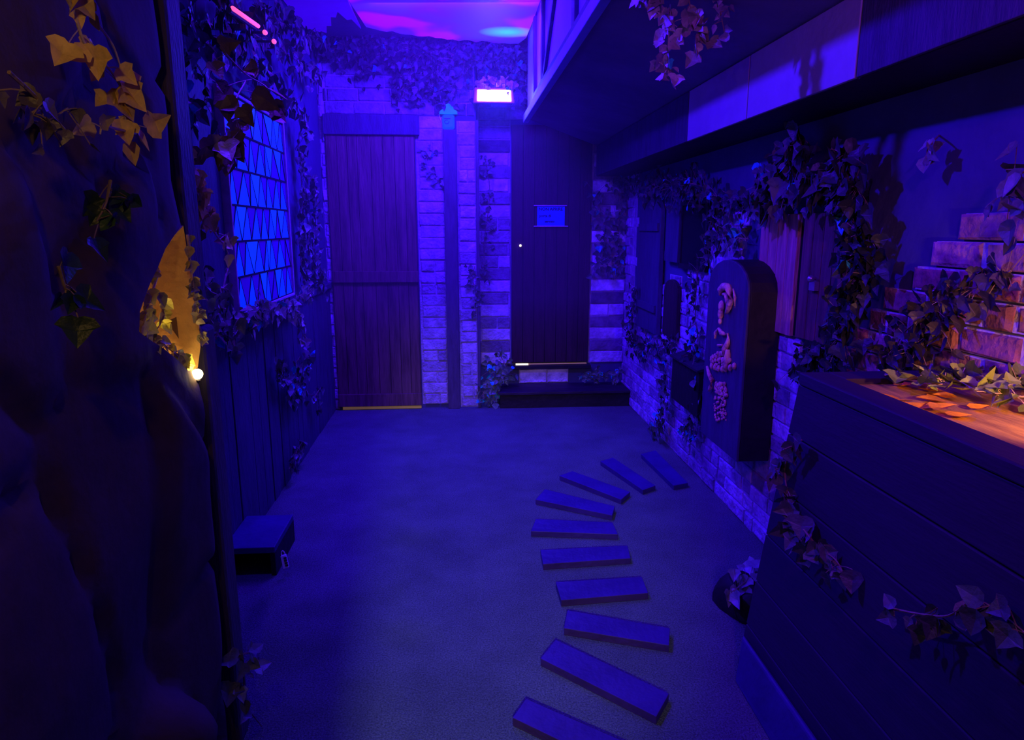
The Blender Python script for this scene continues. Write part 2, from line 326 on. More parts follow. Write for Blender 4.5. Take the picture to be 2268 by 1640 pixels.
# sign
sg = thing('notice', (.75, YB2-.04, 1.51), 'small blue-white notice lettered NON APRIRE, hung between two rods on the dark door', 'sign')
sht = Q('sheet', MB().box((.64, YB2-.043, 1.435), (.862, YB2-.040, 1.59)), 'paper', sg)
for zz, xx in ((1.594, .878), (1.432, .89)): Q('rod', MB().tube([(.612, YB2-.046, zz), (xx, YB2-.046, zz)], .0055, 8), 'rod', sg)
def text(body, size, x, z, y, m, parent, name='lettering'):
    c = bpy.data.curves.new('t', 'FONT'); c.body = body; c.size = size; c.extrude = .0006; c.align_x = 'LEFT'; c.offset = size*.02
    o = bpy.data.objects.new('t', c); COL.objects.link(o); bpy.context.view_layer.update()
    me = bpy.data.meshes.new_from_object(o.evaluated_get(bpy.context.evaluated_depsgraph_get())); bpy.data.objects.remove(o)
    me.transform(Matrix.Translation((x, y, z)) @ Matrix.Rotation(pi/2, 4, 'X')); me.materials.clear(); me.materials.append(M[m])
    q = bpy.data.objects.new(name, me); COL.objects.link(q); q.parent = parent; q.matrix_parent_inverse = Matrix.Translation(-parent.location); return q
text('NON APRIRE', .0335, .652, 1.556, YB2-.0445, 'ink', sht)
text('porta di', .030, .655, 1.505, YB2-.0445, 'ink', sht)
text('servizio', .026, .70, 1.462, YB2-.0445, 'ink', sht)
# post between the doors
tag(MB().box((-.095, YB-.065, 0), (.0, YB-.002, 2.13)).build('timber_post', 'postwood', bevel=.005), 'square dark upright timber post between the brown door and the recessed door', 'post')
tag(MB().box((.146, YB-.04, 0), (.168, YB+.02, 2.2)).build('corner_batten', 'postwood', bevel=.004), 'thin dark batten on the brick corner beside the recess', 'batten')
# little box with a green cap
bx = thing('alarm_sounder', (-.05, YB-.02, 2.2), 'small bright blue square box with rounded green cap above the timber post', 'alarm box')
Q('case', MB().box((-.098, YB-.055, 2.135), (-.008, YB-.003, 2.235)), 'box', bx, bevel=.014)
cp = MB(); cpts = [(-.118, 2.243), (.014, 2.243), (.012, 2.258), (.000, 2.268), (-.012, 2.272), (-.018, 2.290), (-.030, 2.306), (-.050, 2.314), (-.070, 2.308), (-.083, 2.292), (-.090, 2.274), (-.106, 2.268), (-.117, 2.257)]
cp.prism([(a, YB-.05, b) for a, b in cpts], (0, .046, 0)); Q('cap', cp, 'cap', bx)
mk = MB(); mk.box((-.085, YB-.0575, 2.205), (-.038, YB-.0545, 2.210))
mk.tube([(-.065+.016*cos(a), YB-.056, 2.184+.014*sin(a)) for a in [radians(d) for d in range(60, 400, 20)]], .0022, 5); Q('emblem', mk, 'boxdark', bx)
Q('wire', MB().tube([(-.125, YB-.01, 2.74), (-.128, YB-.012, 2.5), (-.118, YB-.012, 2.35), (-.122, YB-.012, 2.24), (-.095, YB-.012, 2.16)], .004, 6), 'metal', bx)
# floodlight
fl = thing('floodlight', (.28, YB-.04, 2.36), 'glaring pinkish-white rectangular floodlight on the back wall under ivy', 'lamp')
Q('casing', MB().hexa([(.128, YB-.13, 2.306), (.432, YB-.13, 2.306), (.42, YB+.0, 2.32), (.14, YB+.0, 2.32), (.140, YB-.11, 2.418), (.420, YB-.11, 2.418), (.41, YB+.0, 2.41), (.15, YB+.0, 2.41)]), 'floodcase', fl, bevel=.008)
Q('lens', MB().hexa([(.158, YB-.134, 2.320), (.405, YB-.134, 2.320), (.405, YB-.125, 2.320), (.158, YB-.125, 2.320), (.160, YB-.118, 2.400), (.402, YB-.118, 2.400), (.402, YB-.11, 2.400), (.160, YB-.11, 2.400)]), 'flood', fl, bevel=.004)
Q('bracket', MB().box((.27, YB-.02, 2.34), (.29, YB2, 2.38)), 'metal', fl)
# glowing sky sheet under the ceiling, torn edge
R = random.Random(3); ed = []
front = [(-.60, 3.4), (.50, 3.4)]
back = [(.505, 4.6), (.50, 5.10), (.46, 5.26)]
N = 26
for i in range(N):
    t = i/(N-1); x = .44+(-.58-.44)*t; yb = 5.27-.10*t-.22*t*t; back.append((x, yb+R.uniform(-.03, .03)))
poly = front+back+[(-.61, 4.4)]
sk = MB().prism([(a, b, ZC-.03) for a, b in poly], (0, 0, .012))
tag(sk.build('glowing_ceiling_sheet', 'sky'), 'glowing violet and blue cloud sheet with a ragged edge under the ceiling', 'light panel')
M['ceilglow'] = mat('lit_ceiling_glow', (.2, .1, .5), .6, .35, 2.5, emit=(.045, .0, .8), estr=.62)  # added glowing sheet stands in for violet light on the ceiling
R = random.Random(6)
sk = MB().prism([(-.99, 3.3, ZC-.03), (-.60, 3.3, ZC-.03), (-.62, 4.6, ZC-.03)]+[(-.62-.37*i/12, 4.95-.12*(i % 2)-.2*sin(i*.5)+R.uniform(-.04, .04), ZC-.03) for i in range(13)], (0, 0, .012))
tag(sk.build('ceiling_glow_sheet', 'ceilglow'), 'added violet glow sheet for the lit ceiling, left of the cloud-coloured one', 'light panel')
# small pink-red strip light
st = thing('strip_light', (-.95, 3.6, 2.42), 'short pink-red strip light among the ivy above the window', 'lamp')
a, b = at(515, 18, 'X', -.84), at(572, 58, 'X', -.84)
Q('housing', MB().tube([a+Vector((-.015, 0, -.006)), b+Vector((-.015, 0, -.006))], .012, 8), 'bluewood', st)
Q('tube', MB().tube([a, b], .0085, 10), 'redtube', st, smooth=True)
Q('bracket', MB().box((XL-.002, (a.y+b.y)/2-.015, a.z-.03), (-.84, (a.y+b.y)/2+.015, a.z-.012)), 'bluewood', st)
for px, py in ((587, 72), (607, 92)):
    p = at(px, py, 'X', -.85); s2 = thing('round_lamp', p, 'tiny pink round lamp on the left wall, '+('nearer the strip light' if px == 587 else 'farther from the strip light'), 'lamp')
    Q('bulb', MB().ball(p, .018, .6, 1, .6), 'redtube', s2, smooth=True); Q('stalk', MB().tube([p, (XL-.002, p.y, p.z)], .006), 'bluewood', s2)
# ------------------------------------------------------------------ leaded window on the left wall
w1 = thing('window_1', (XL+.03, 3.68, 1.03), 'bright blue backlit window of narrow triangular panes in six rows', 'window', kind='structure')
Y0, Y1, Z0, Z1 = 3.01, 4.00, 1.055, 1.976; XW = XL+.05
pane = MB(); lead = MB(); R = random.Random(12)
pane.box((XW-.006, Y0, Z0), (XW-.001, Y1, Z1), (.014, .0, .40)); rh = (Z1-Z0)/6
for r in range(6):
    z0, z1 = Z0+r*rh, Z0+(r+1)*rh; y = Y0; up = r % 2 == 0; k = 0
    n = 7
    a = [Y0+(Y1-Y0)*i/n+(R.uniform(-.03, .03) if 0 < i < n else 0) for i in range(n+1)]        # bottom points
    b = [Y0]+[Y0+(Y1-Y0)*(i+.5)/n+R.uniform(-.03, .03) for i in range(n)]+[Y1]                 # top points
    for i in range(n):
        lead.tube([(XW, a[i], z0), (XW, b[i+1], z1)], .0028, 4); lead.tube([(XW, b[i+1], z1), (XW, a[i+1], z0)], .0028, 4)
        wv = R.random()
        tri = [(a[i]+.010, z0+.005), (a[i+1]-.010, z0+.005), (b[i+1]+.004, z1-.008), (b[i+1]-.004, z1-.008)]
        if wv < .72: pane.prism([(XW-.001, p, q) for p, q in tri], (.002, 0, 0), (.0, .030, 1.0))
        if wv > .5 and i < n-1:
            t2 = [(b[i+1]+.012, z1-.005), (a[i+1]+.002, z0+.010), (b[i+2]-.012, z1-.005)]
            pane.prism([(XW-.001, p, q) for p, q in t2], (.002, 0, 0), (.0, .045, .9))
    lead.box((XW-.003, Y0, z0-.0045), (XW+.004, Y1, z0+.0045))
lead.box((XW-.003, Y0, Z1-.004), (XW+.004, Y1, Z1+.004))
M['pane'] = mat('backlit_pane', (1, 1, 1), .35, .02, 5, attr=True, emit='attr', estr=.62)
for q in M['pane'].node_tree.nodes:
    if q.type == 'BSDF_PRINCIPLED': pass
Q('leaded_panes', pane, 'pane', w1); Q('lead_lines', lead, 'ink', w1)
fr = MB(); t = .014
for (ya, yb, za, zb) in ((Y0-t, Y0, Z0-t, Z1+t), (Y1, Y1+t, Z0-t, Z1+t), (Y0, Y1, Z0-t, Z0), (Y0, Y1, Z1, Z1+t)): fr.box((XL+.012, ya, za), (XW+.012, yb, zb))
Q('window_frame', fr, 'rod', w1, bevel=.003)
bd = MB()
for (ya, yb, za, zb) in ((Y0-.30, Y0-t-.002, .98, 2.08), (Y1+t+.002, Y1+.16, .98, 2.08), (Y0-t, Y1+t, 2.02, 2.08)): bd.box((XL, ya, za), (XL+.03, yb, zb))
Q('window_surround', bd, 'bluewood', w1, bevel=.004)
Q('window_sill', MB().box((XL, Y0-.30, .965), (XL+.09, Y1+.16, .998)), 'bluewood', w1, bevel=.005)
# ------------------------------------------------------------------ rock wall with lit niche (near left)
XK = -.62; YE = 1.665
opix = [(406, 500), (386, 522), (366, 552), (350, 592), (334, 625), (322, 655), (310, 690), (308, 735), (330, 752), (362, 772), (396, 800), (418, 822), (438, 815), (444, 770), (440, 712), (428, 650), (419, 590), (412, 540)]
O3 = [at(a, b, 'X', XK) for a, b in opix]
oy = [(p.y, p.z) for p in O3]
RK = random.Random(77)
seeds = [(RK.uniform(-.6, 1.8), RK.uniform(-.1, 2.9), RK.uniform(-1, 1)) for _ in range(46)]
def rock_h(y, z):
    ds = sorted((sqrt((y-a)**2+((z-b)*1.05)**2), c) for a, b, c in seeds)
    g = ds[1][0]-ds[0][0]; h = -.030*math.exp(-g/.022)+.012*ds[0][1]
    h += .012*sin(y*7+z*3)+.010*sin(z*9-y*5)
    dmin = min((y-a)**2+(z-b)**2 for a, b in oy); k = min(1, sqrt(dmin)/.10)
    h *= k
    q = sqrt(((y-1.30)/.13)**2+((z-.36)/.10)**2)           # bulging stone low down
    if q < 1: h += .10*(1-q*q)
    return h
pts = []; s = .03; ny = int((YE+.55)/s)+1; nz = int(ZC/s)+1
for i in range(ny+1):
    for j in range(nz+1): pts.append((-.55+(YE+.55)*i/ny, ZC*j/nz))
def inside(y, z):
    c = False; n = len(oy)
    for i in range(n):
        (a, b), (d, e) = oy[i], oy[(i+1) % n]
        if (b > z) != (e > z) and y < (d-a)*(z-b)/(e-b)+a: c = not c
    return c
hp = [p for p in pts if min((p[0]-a)**2+(p[1]-b)**2 for a, b in oy) > .0001]
nb = len(oy); allp = [Vector(p) for p in oy]+[Vector(p) for p in hp]
res = delaunay_2d_cdt(allp, [(i, (i+1) % nb) for i in range(nb)], [], 0, 1e-6)
rv = [tuple(v) for v in res[0]]; rf = []
for f in res[2]:
    cy_ = sum(rv[i][0] for i in f)/3; cz_ = sum(rv[i][1] for i in f)/3
    if not inside(cy_, cz_): rf.append(tuple(f))
rk = MB(); vs = []
for (y, z) in rv:
    edge = max(0, (y-(YE-.06))/.06); edge = min(edge, 1)
    vs.append((XK+rock_h(y, z)*(1-.6*edge)-.05*(1-sqrt(max(0, 1-edge*edge))), y, z))
rk.add(vs, rf)
ex = [(v, i) for i, v in enumerate(vs) if abs(rv[i][0]-YE) < 1e-4]; ex.sort(key=lambda q: q[0][2])
for (v0, i0), (v1, i1) in zip(ex, ex[1:]): rk.add([v0, v1, (XL-.01, YE+.02, v1[2]), (XL-.01, YE+.02, v0[2])], [(3, 2, 1, 0)])
rock = rk.build('wall_rock', 'rock', smooth=True); struct(rock)
# niche pocket
pk = MB(); c = Vector((XK, 1.50, 1.24)); rings = []
for k, (dx, sc) in enumerate(((0, 1), (-.04, 1.0), (-.10, .98), (-.16, .86), (-.19, .62), (-.205, .3))):
    rings.append([Vector((XK+dx, c.y+(p.y-c.y)*sc, c.z+(p.z-c.z)*sc)) for p in O3])
n = len(O3); vv = [p for r in rings for p in r]+[Vector((XK-.21, c.y, c.z))]; ff = []
for k in range(len(rings)-1):
    for i in range(n): ff.append((k*n+i, k*n+(i+1) % n, (k+1)*n+(i+1) % n, (k+1)*n+i))
for i in range(n): ff.append(((len(rings)-1)*n+i, (len(rings)-1)*n+(i+1) % n, len(vv)-1))
pk.add(vv, ff); pn = Q('niche_lining', pk, 'niche', rock, smooth=True); pn['label'] = 'smooth ochre plaster lining of the niche'
lb = thing('niche_lamp', (-.622, 1.602, 1.083), 'small glaring warm bulb at the bottom corner of the rock niche', 'lamp')
Q('bulb', MB().ball((-.610, 1.603, 1.086), .0125), 'bulb', lb, smooth=True)
Q('socket', MB().tube([(-.612, 1.606, 1.075), (-.625, 1.615, 1.058)], .008, 8), 'black_wood', lb)
# blue-lit post at the end of the rock wall
tag(MB().box((-.70, 1.70, 0), (-.625, 1.79, 1.18)).build('end_post', 'postwood', bevel=.012), 'rounded blue-lit timber post at the end of the dark rock wall', 'post')
tag(MB().box((-.70, 1.70, 1.18), (-.64, 1.80, ZC)).build('upper_post', 'postwood', bevel=.012), 'dark purple upper post rising to the ceiling beside the rock wall', 'post')
# ------------------------------------------------------------------ low open box by the left wall + padlock
ch = thing('low_wooden_box', (-.88, 2.75, 0), 'low open-fronted wooden box on the carpet against the left wall', 'box')
Q('top_board', MB().box((-.985, 2.67, .10), (-.775, 3.0, .128)), 'slat', ch, bevel=.004)
Q('side_board', MB().box((-.985, 2.67, 0), (-.965, 3.0, .10)), 'black_wood', ch); Q('side_board', MB().box((-.795, 2.67, 0), (-.775, 3.0, .10)), 'black_wood', ch)
Q('back_board', MB().box((-.965, 2.98, 0), (-.795, 3.0, .10)), 'black', ch)  # black colour paints the shade inside the box
pd = thing('padlock', (-.745, 2.66, 0), 'small silver combination padlock hanging beside the low wooden box', 'padlock')
z = Vector((.0, 0, 0)); A = Vector((-.752, 2.66, .090)); d = Vector((.012, -.012, -.052)); e = Vector((.020, .004, .004)); k = Vector((.002, .012, 0))
pbd = Q('body', MB().hexa([A+d, A+d+e, A+d+e+k, A+d+k, A, A+e, A+e+k, A+k]), 'lockmetal', pd, bevel=.002)
Q('shackle', MB().tube([A+e*.15+k*.5+Vector((0, 0, 0))]+[A+e*(.5-.35*cos(q))+k*.5-d*.32*sin(q) for q in [pi*i/8 for i in range(9)]]+[A+e*.85+k*.5], .0022, 6), 'lockmetal', pd)
for i in range(4):
    c0 = A+d*(.2+.19*i)+e*.6; Q('dial', MB().tube([c0-Vector((0, .003, 0)), c0+e*.55-Vector((0, .003, 0))], .004, 8), 'black_wood', pbd)
# ------------------------------------------------------------------ floor slats (each one a loose board)
slats = [
 ([(1135, 1590), (1165, 1548), (1440, 1668), (1405, 1720)], 'nearest purple-blue board of the curved floor path, cut by the picture edge'),
 ([(1197, 1459), (1231, 1417), (1482, 1537), (1454, 1588)], 'second nearest board of the curved floor path, long and brightly lit'),
 ([(1249, 1392), (1257, 1352), (1484, 1392), (1482, 1430)], 'third board of the floor path from the camera, tilted down to the right'),
 ([(1243, 1330), (1231, 1290), (1422, 1278), (1436, 1314)], 'fourth board of the floor path from the camera, tilted up to the right'),
 ([(1203, 1250), (1197, 1219), (1390, 1209), (1397, 1237)], 'fifth board of the floor path from the camera'),
 ([(1176, 1177), (1187, 1150), (1357, 1158), (1369, 1184)], 'sixth board of the floor path from the camera, almost level'),
 ([(1186, 1107), (1207, 1084), (1362, 1122), (1356, 1142)], 'seventh board of the floor path, bright, with its right end lower'),
 ([(1239, 1054), (1268, 1044), (1396, 1090), (1376, 1107)], 'eighth board of the floor path, slanting sharply'),
 ([(1330, 1022), (1358, 1014), (1452, 1076), (1424, 1086)], 'ninth dim board of the floor path, slanting towards the brick wall'),
 ([(1420, 1006), (1452, 998), (1524, 1070), (1492, 1076)], 'farthest dim board of the floor path, closest to the brick wall'),
]
for q, lab in slats:
    p = [at(a, b, 'Z', .028) for a, b in q]; c = sum(p, Vector())/4; c.z = 0
    t = MB().hexa([(v.x, v.y, .0) for v in p]+[(v.x, v.y, .028) for v in p])
    o = t.build('floor_board', 'slat', bevel=.002); o.data.transform(Matrix.Translation(-c)); o.location = c
    tag(o, lab, 'board', 'boards of the curved path on the carpet')
# ------------------------------------------------------------------ counter
ct = thing('counter', (1.15, 1.0, 0), 'tall dark boarded counter with an orange-lit wooden top, right foreground', 'counter')
def face(y, z):    # x of the sloping front
    return .905+.025*z/1.03
fb = MB(); zs = [0, .17, .34, .51, .68, .85, 1.0]
for i in range(6):
    z0, z1 = zs[i]+.002, zs[i+1]-.002
    ye0, ye1 = 1.95-.20*z0/1.03, 1.95-.20*z1/1.03
    fb.hexa([(face(0, z0), .05, z0), (face(0, z0)+.025, .05, z0), (face(0, z0)+.025, ye0, z0), (face(0, z0), ye0, z0),
             (face(0, z1), .05, z1), (face(0, z1)+.025, .05, z1), (face(0, z1)+.025, ye1, z1), (face(0, z1), ye1, z1)])
Q('front_boards', fb, 'counterfront', ct, bevel=.003)
eb = MB()
for i in range(6):
    z0, z1 = zs[i]+.002, zs[i+1]-.002; ye0, ye1 = 1.95-.20*z0/1.03, 1.95-.20*z1/1.03; x0, x1 = face(0, z0)+.026, face(0, z1)+.026
    eb.hexa([(x0, ye0-.025, z0), (XR-.03, ye0-.025, z0), (XR-.03, ye0, z0), (x0, ye0, z0), (x1, ye1-.025, z1), (XR-.03, ye1-.025, z1), (XR-.03, ye1, z1), (x1, ye1, z1)])
Q('end_boards', eb, 'counterfront', ct, bevel=.003)
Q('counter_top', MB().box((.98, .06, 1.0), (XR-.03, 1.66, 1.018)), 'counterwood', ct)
Q('rim', MB().box((.925, .05, 1.0), (1.005, 1.75, 1.034)), 'counterfront', ct, bevel=.004)
Q('rim', MB().box((1.005, 1.66, 1.0), (XR-.03, 1.75, 1.034)), 'counterfront', ct, bevel=.004)
# skirting plinth bulging out at the floor, coloured paler for the light spot there
Q('plinth', MB().hexa([(.83, .3, 0), (.90, .3, 0), (.90, 1.90, 0), (.86, 1.86, 0), (.88, .3, .13), (.905, .3, .13), (.905, 1.92, .13), (.892, 1.90, .13)]), 'slat', ct, bevel=.01)
pl_ = thing('spot_lamp', (1.08, .90, 1.018), 'small clip spot lamp standing on the near end of the counter, aimed at the brick', 'lamp')
Q('base', MB().tube([(1.08, .88, 1.018), (1.08, .88, 1.034)], .04, 16), 'black_wood', pl_)
Q('arm', MB().tube([(1.08, .88, 1.034), (1.08, .88, 1.18)], .006, 8), 'black_wood', pl_)
sh_ = Q('shade', MB().tube([(1.085, .90, 1.215), (1.072, .868, 1.205), (1.055, .83, 1.215)], [.035, .030, .012], 14), 'black_wood', pl_)
Q('bulb', MB().ball((1.089, .908, 1.213), .012, 1, 1, 1), 'bulb', sh_, smooth=True)
# stump beside the counter end
sm = MB(); R = random.Random(4); rings = []
kk = 16
for i, (z, r) in enumerate(((0, .13), (.03, .135), (.07, .12), (.10, .10), (.105, .085), (.06, .07))):
    rings.append([(1.10+r*(1+.12*sin(3*a+z*20))*cos(a), 2.28+r*(1+.1*cos(2*a))*1.15*sin(a), z) for a in [2*pi*j/kk for j in range(kk)]])
vv = [p for r in rings for p in r]+[(1.10, 2.28, .05)]
ff = [(i*kk+j, i*kk+(j+1) % kk, (i+1)*kk+(j+1) % kk, (i+1)*kk+j) for i in range(5) for j in range(kk)]+[(5*kk+j, 5*kk+(j+1) % kk, len(vv)-1) for j in range(kk)]
sm.add(vv, ff); tag(sm.build('bark_bowl', 'black_wood', smooth=True), 'low black bark bowl on the floor at the far end of the counter', 'bowl')
# ------------------------------------------------------------------ step below door 2
sp = thing('black_step', (.85, 5.42, 0), 'low black wooden step on the floor below the dark door', 'step')
Q('tread', MB().box((.30, 5.25, .112), (1.372, YB2-.03, .135)), 'darkwood', sp, bevel=.004); Q('riser', MB().box((.32, 5.27, 0), (1.37, 5.29, .112)), 'black_wood', sp)
for x in (.33, .85, 1.34): Q('support', MB().box((x, 5.29, 0), (x+.03, YB2-.04, .112)), 'black_wood', sp)
# ------------------------------------------------------------------ things on the right brick wall
XF = XR-.016
# arched panel
ap = thing('arched_shutter', (XF, 4.77, .72), 'dark blue round-topped shutter on the brick wall nearest the back corner', 'shutter')
def arch(y0, y1, z0, z1, x, n=10):
    c = (y0+y1)/2; r = (y1-y0)/2; zc = z1-r*.55
    return [(x, y0, z0), (x, y1, z0)]+[(x, c+r*cos(pi*i/n), zc+r*.55*sin(pi*i/n)) for i in range(n+1)]
Q('panel', MB().prism(arch(4.50, 5.04, .70, 1.64, XF-.03), (.03, 0, 0)), 'bluewood', ap, bevel=.003)
for z in (.85, 1.4): Q('batten', MB().box((XF-.045, 4.53, z), (XF-.03, 5.01, z+.05)), 'bluewood', ap)
# little window opening with a swung shutter
lw_ = thing('hatch', (XF, 4.0, 1.2), 'black square hatch with an open dark blue shutter, high on the brick wall', 'hatch')
Q('opening', MB().box((XF-.012, 3.70, 1.21), (XF, 4.10, 1.55)), 'black', lw_)  # flat black slab paints the unlit depth of the hatch
Q('shutter', MB().hexa([(XF-.03, 4.12, 1.21), (XF-.02, 4.12, 1.21), (XF-.01, 4.42, 1.21), (XF-.02, 4.42, 1.21), (XF-.03, 4.12, 1.55), (XF-.02, 4.12, 1.55), (XF-.01, 4.42, 1.55), (XF-.02, 4.42, 1.55)]), 'bluewood', lw_)
fr = MB()
for (ya, yb, za, zb) in ((3.67, 3.70, 1.18, 1.58), (4.10, 4.13, 1.18, 1.58), (3.70, 4.10, 1.18, 1.21), (3.70, 4.10, 1.55, 1.58)): fr.box((XF-.02, ya, za), (XF, yb, zb))
Q('frame', fr, 'black_wood', lw_)
pn_ = thing('arched_plaque', (XF, 4.2, .75), 'small dark brown round-topped plaque between arched shutter and carved cabinet', 'plaque')
Q('board', MB().prism(arch(4.10, 4.38, .73, 1.10, XF-.025), (.025, 0, 0)), 'darkdoor', pn_, bevel=.003)
lbx = thing('wall_box', (1.30, 3.95, .38), 'black wooden letter box low on the brick wall left of the carved cabinet', 'box')
p0 = at(1488, 795, 'X', 1.29); p1 = at(1540, 915, 'X', 1.29)
Q('case', MB().box((1.29, 3.50, .40), (XF+.002, 3.97, .66)), 'black_wood', lbx, bevel=.004)
Q('lid', MB().hexa([(1.275, 3.49, .655), (XF, 3.49, .675), (XF, 3.98, .675), (1.275, 3.98, .655), (1.275, 3.49, .667), (XF, 3.49, .690), (XF, 3.98, .690), (1.275, 3.98, .667)]), 'darkwood', lbx)
# carved cabinet (arched top)
cb = thing('carved_cabinet', (1.28, 2.98, .38), 'tall narrow round-topped dark cabinet with a gold carved figure on its face', 'cabinet')
XC = 1.22
cy0, cy1 = 2.79, 3.25
Q('body', MB().prism(arch(cy0, cy1, .40, 1.28, XC+.012), (XF-XC-.012, 0, 0)), 'black_wood', cb, bevel=.004)
Q('face_board', MB().prism(arch(cy0, cy1, .40, 1.28, XC), (.012, 0, 0)), 'bluewood', cb, bevel=.003)
def cp_(px, py, off=.012): return at(px, py, 'X', XC-off)
gf = MB()
gf.tube([cp_(*p) for p in ((1596, 655), (1596, 642), (1603, 635), (1612, 636), (1617, 648), (1618, 665), (1614, 682), (1609, 694))], [.008, .016, .018, .017, .015, .014, .013, .008], 8)
gf.tube([cp_(*p) for p in ((1601, 652), (1607, 652), (1610, 665), (1609, 685))], [.006, .009, .009, .005], 6)
gf.tube([cp_(*p) for p in ((1624, 640), (1628, 660), (1627, 682))], [.003, .006, .003], 6)
gf.ball(cp_(1598, 678), .020, .7, .9, 1.3); gf.ball(cp_(1596, 695), .018, .7, .9, 1.5); gf.ball(cp_(1595, 712), .011, .8, .8, 1.4)
Q('gold_hooded_head', gf, 'gold', cb, smooth=True)
gf = MB()
gf.tube([cp_(*p) for p in ((1584, 750), (1585, 737), (1592, 728), (1598, 738), (1606, 741))], [.006, .009, .006, .012, .005], 7)
gf.tube([cp_(*p) for p in ((1612, 738), (1613, 752), (1611, 762), (1604, 775), (1602, 785))], [.006, .008, .012, .013, .007], 7)
Q('gold_arms', gf, 'gold', cb, smooth=True)
gf = MB(); R = random.Random(9)
for i in range(60):
    u = R.random(); px = 1575+44*u; top = 790-8*sin(u*pi); bot = 808+10*sin(u*pi)+R.uniform(-4, 4)
    gf.ball(cp_(px, top+(bot-top)*R.random(), .006), R.uniform(.007, .012), .8, 1, 1, 6, 4)
gf.tube([cp_(*p) for p in ((1612, 775), (1611, 790), (1608, 808), (1607, 820))], [.010, .015, .012, .008], 7)
for px in (1577, 1584, 1592, 1600, 1608, 1617, 1626): gf.ball(cp_(px, 811+7*sin((px-1577)/50*pi), .008), .013, .8, .8, 1.3, 7, 5)
Q('gold_skirt', gf, 'gold', cb, smooth=True)
gf = MB()
gf.tube([cp_(*p) for p in ((1566, 812), (1570, 828), (1577, 842), (1574, 858), (1570, 866))], [.006, .010, .012, .011, .006], 7)
for i in range(60):
    u = R.random(); v = R.random(); gf.ball(cp_(1582+24*u+4*v, 848+30*v*1.0, .006), R.uniform(.006, .011), .8, 1, 1, 6, 4)
for i in range(70):
    u = R.random(); v = R.random(); gf.ball(cp_(1580+26*u+3*v, 880+52*v, .005), R.uniform(.004, .009), .8, 1, 1, 6, 4)
Q('gold_base', gf, 'gold', cb, smooth=True)
Q('spider_emblem', MB().tube([cp_(1590, 765, .004), cp_(1600, 765, .004)], .006, 6), 'gold', cb)
# shuttered window
sw = thing('wooden_shutters', (XF, 2.66, .98), 'pair of reddish brown plank shutters standing ajar among ivy on the brick wall', 'shutter')
def shutter(ya, yb, xa, xb, z0, z1, name, m):
    mb = MB(); n = 4
    for i in range(n):
        t0, t1 = i/n+.006, (i+1)/n-.006; P = []
        for z in (z0, z1):
            for t, dx in ((t0, 0), (t1, 0), (t1, .018), (t0, .018)): P.append((xa+(xb-xa)*t+dx, ya+(yb-ya)*t, z))
        mb.hexa(P)
    return Q(name, mb, m, sw, bevel=.002)
lsh = shutter(3.00, 2.66, XF-.02, XF-.02, .985, 1.475, 'left_shutter', 'shutter')
shutter(2.62, 2.34, XF-.018, XF-.004, .99, 1.475, 'right_shutter', 'door')  # darker material paints the weaker light on this angled leaf
Q('opening', MB().box((XF-.004, 2.60, .99), (XF+.006, 2.68, 1.47)), 'black', sw)  # flat black slab paints the shade in the gap
kn = at(1796, 618, 'X', XF-.04); Q('knob', MB().ball(kn, .013).tube([kn, kn+Vector((.02, 0, 0))], .006), 'metal', lsh, smooth=True)
Q('latch', MB().box((XF-.03, kn.y-.012, kn.z-.045), (XF-.012, kn.y+.03, kn.z-.01)), 'metal', lsh)
# ================================================================== IVY
LEAF = [(0, 0), (.15, -.07), (.40, .0), (.57, .26), (.38, .38), (.26, .62), (0, 1.0), (-.26, .62), (-.38, .38), (-.57, .26), (-.40, .0), (-.15, -.07)]
LEAF2 = [(0, 0), (.30, .08), (.42, .34), (.26, .66), (0, 1.0), (-.26, .66), (-.42, .34), (-.30, .08)]
def leaf(mb, base, tip, nrm, size, tone, R):
    tip = tip.normalized(); s = tip.cross(nrm)
    if s.length < .05: s = tip.cross(Vector((.3, .5, .8)))
    s.normalize(); n = s.cross(tip)
    sh = LEAF if R.random() < .7 else LEAF2; c = base+tip*size*.42-n*size*.10; fold = R.uniform(.05, .22); curl = R.uniform(-.25, .2); wd = R.uniform(.8, 1.15)
    vs = [c]+[base+s*(x*wd*size)+tip*(y*size)+n*(abs(x)*fold*2+curl*y*y)*size*.5 for x, y in sh]; k = len(sh)
    mb.add(vs, [(0, 1+i, 1+(i+1) % k) for i in range(k)], tone)
def path(pts, m=6):
    P = [Vector(p) for p in pts]
    if len(P) == 2: return [P[0].lerp(P[1], i/m) for i in range(m+1)]
    out = []
    for i in range(len(P)-1):
        a, b, c, d = P[max(i-1, 0)], P[i], P[i+1], P[min(i+2, len(P)-1)]
        for k in range(m):
            t = k/m; out.append(.5*((2*b)+(c-a)*t+(2*a-5*b+4*c-d)*t*t+(3*b-a-3*c+d)*t**3))
    return out+[P[-1]]
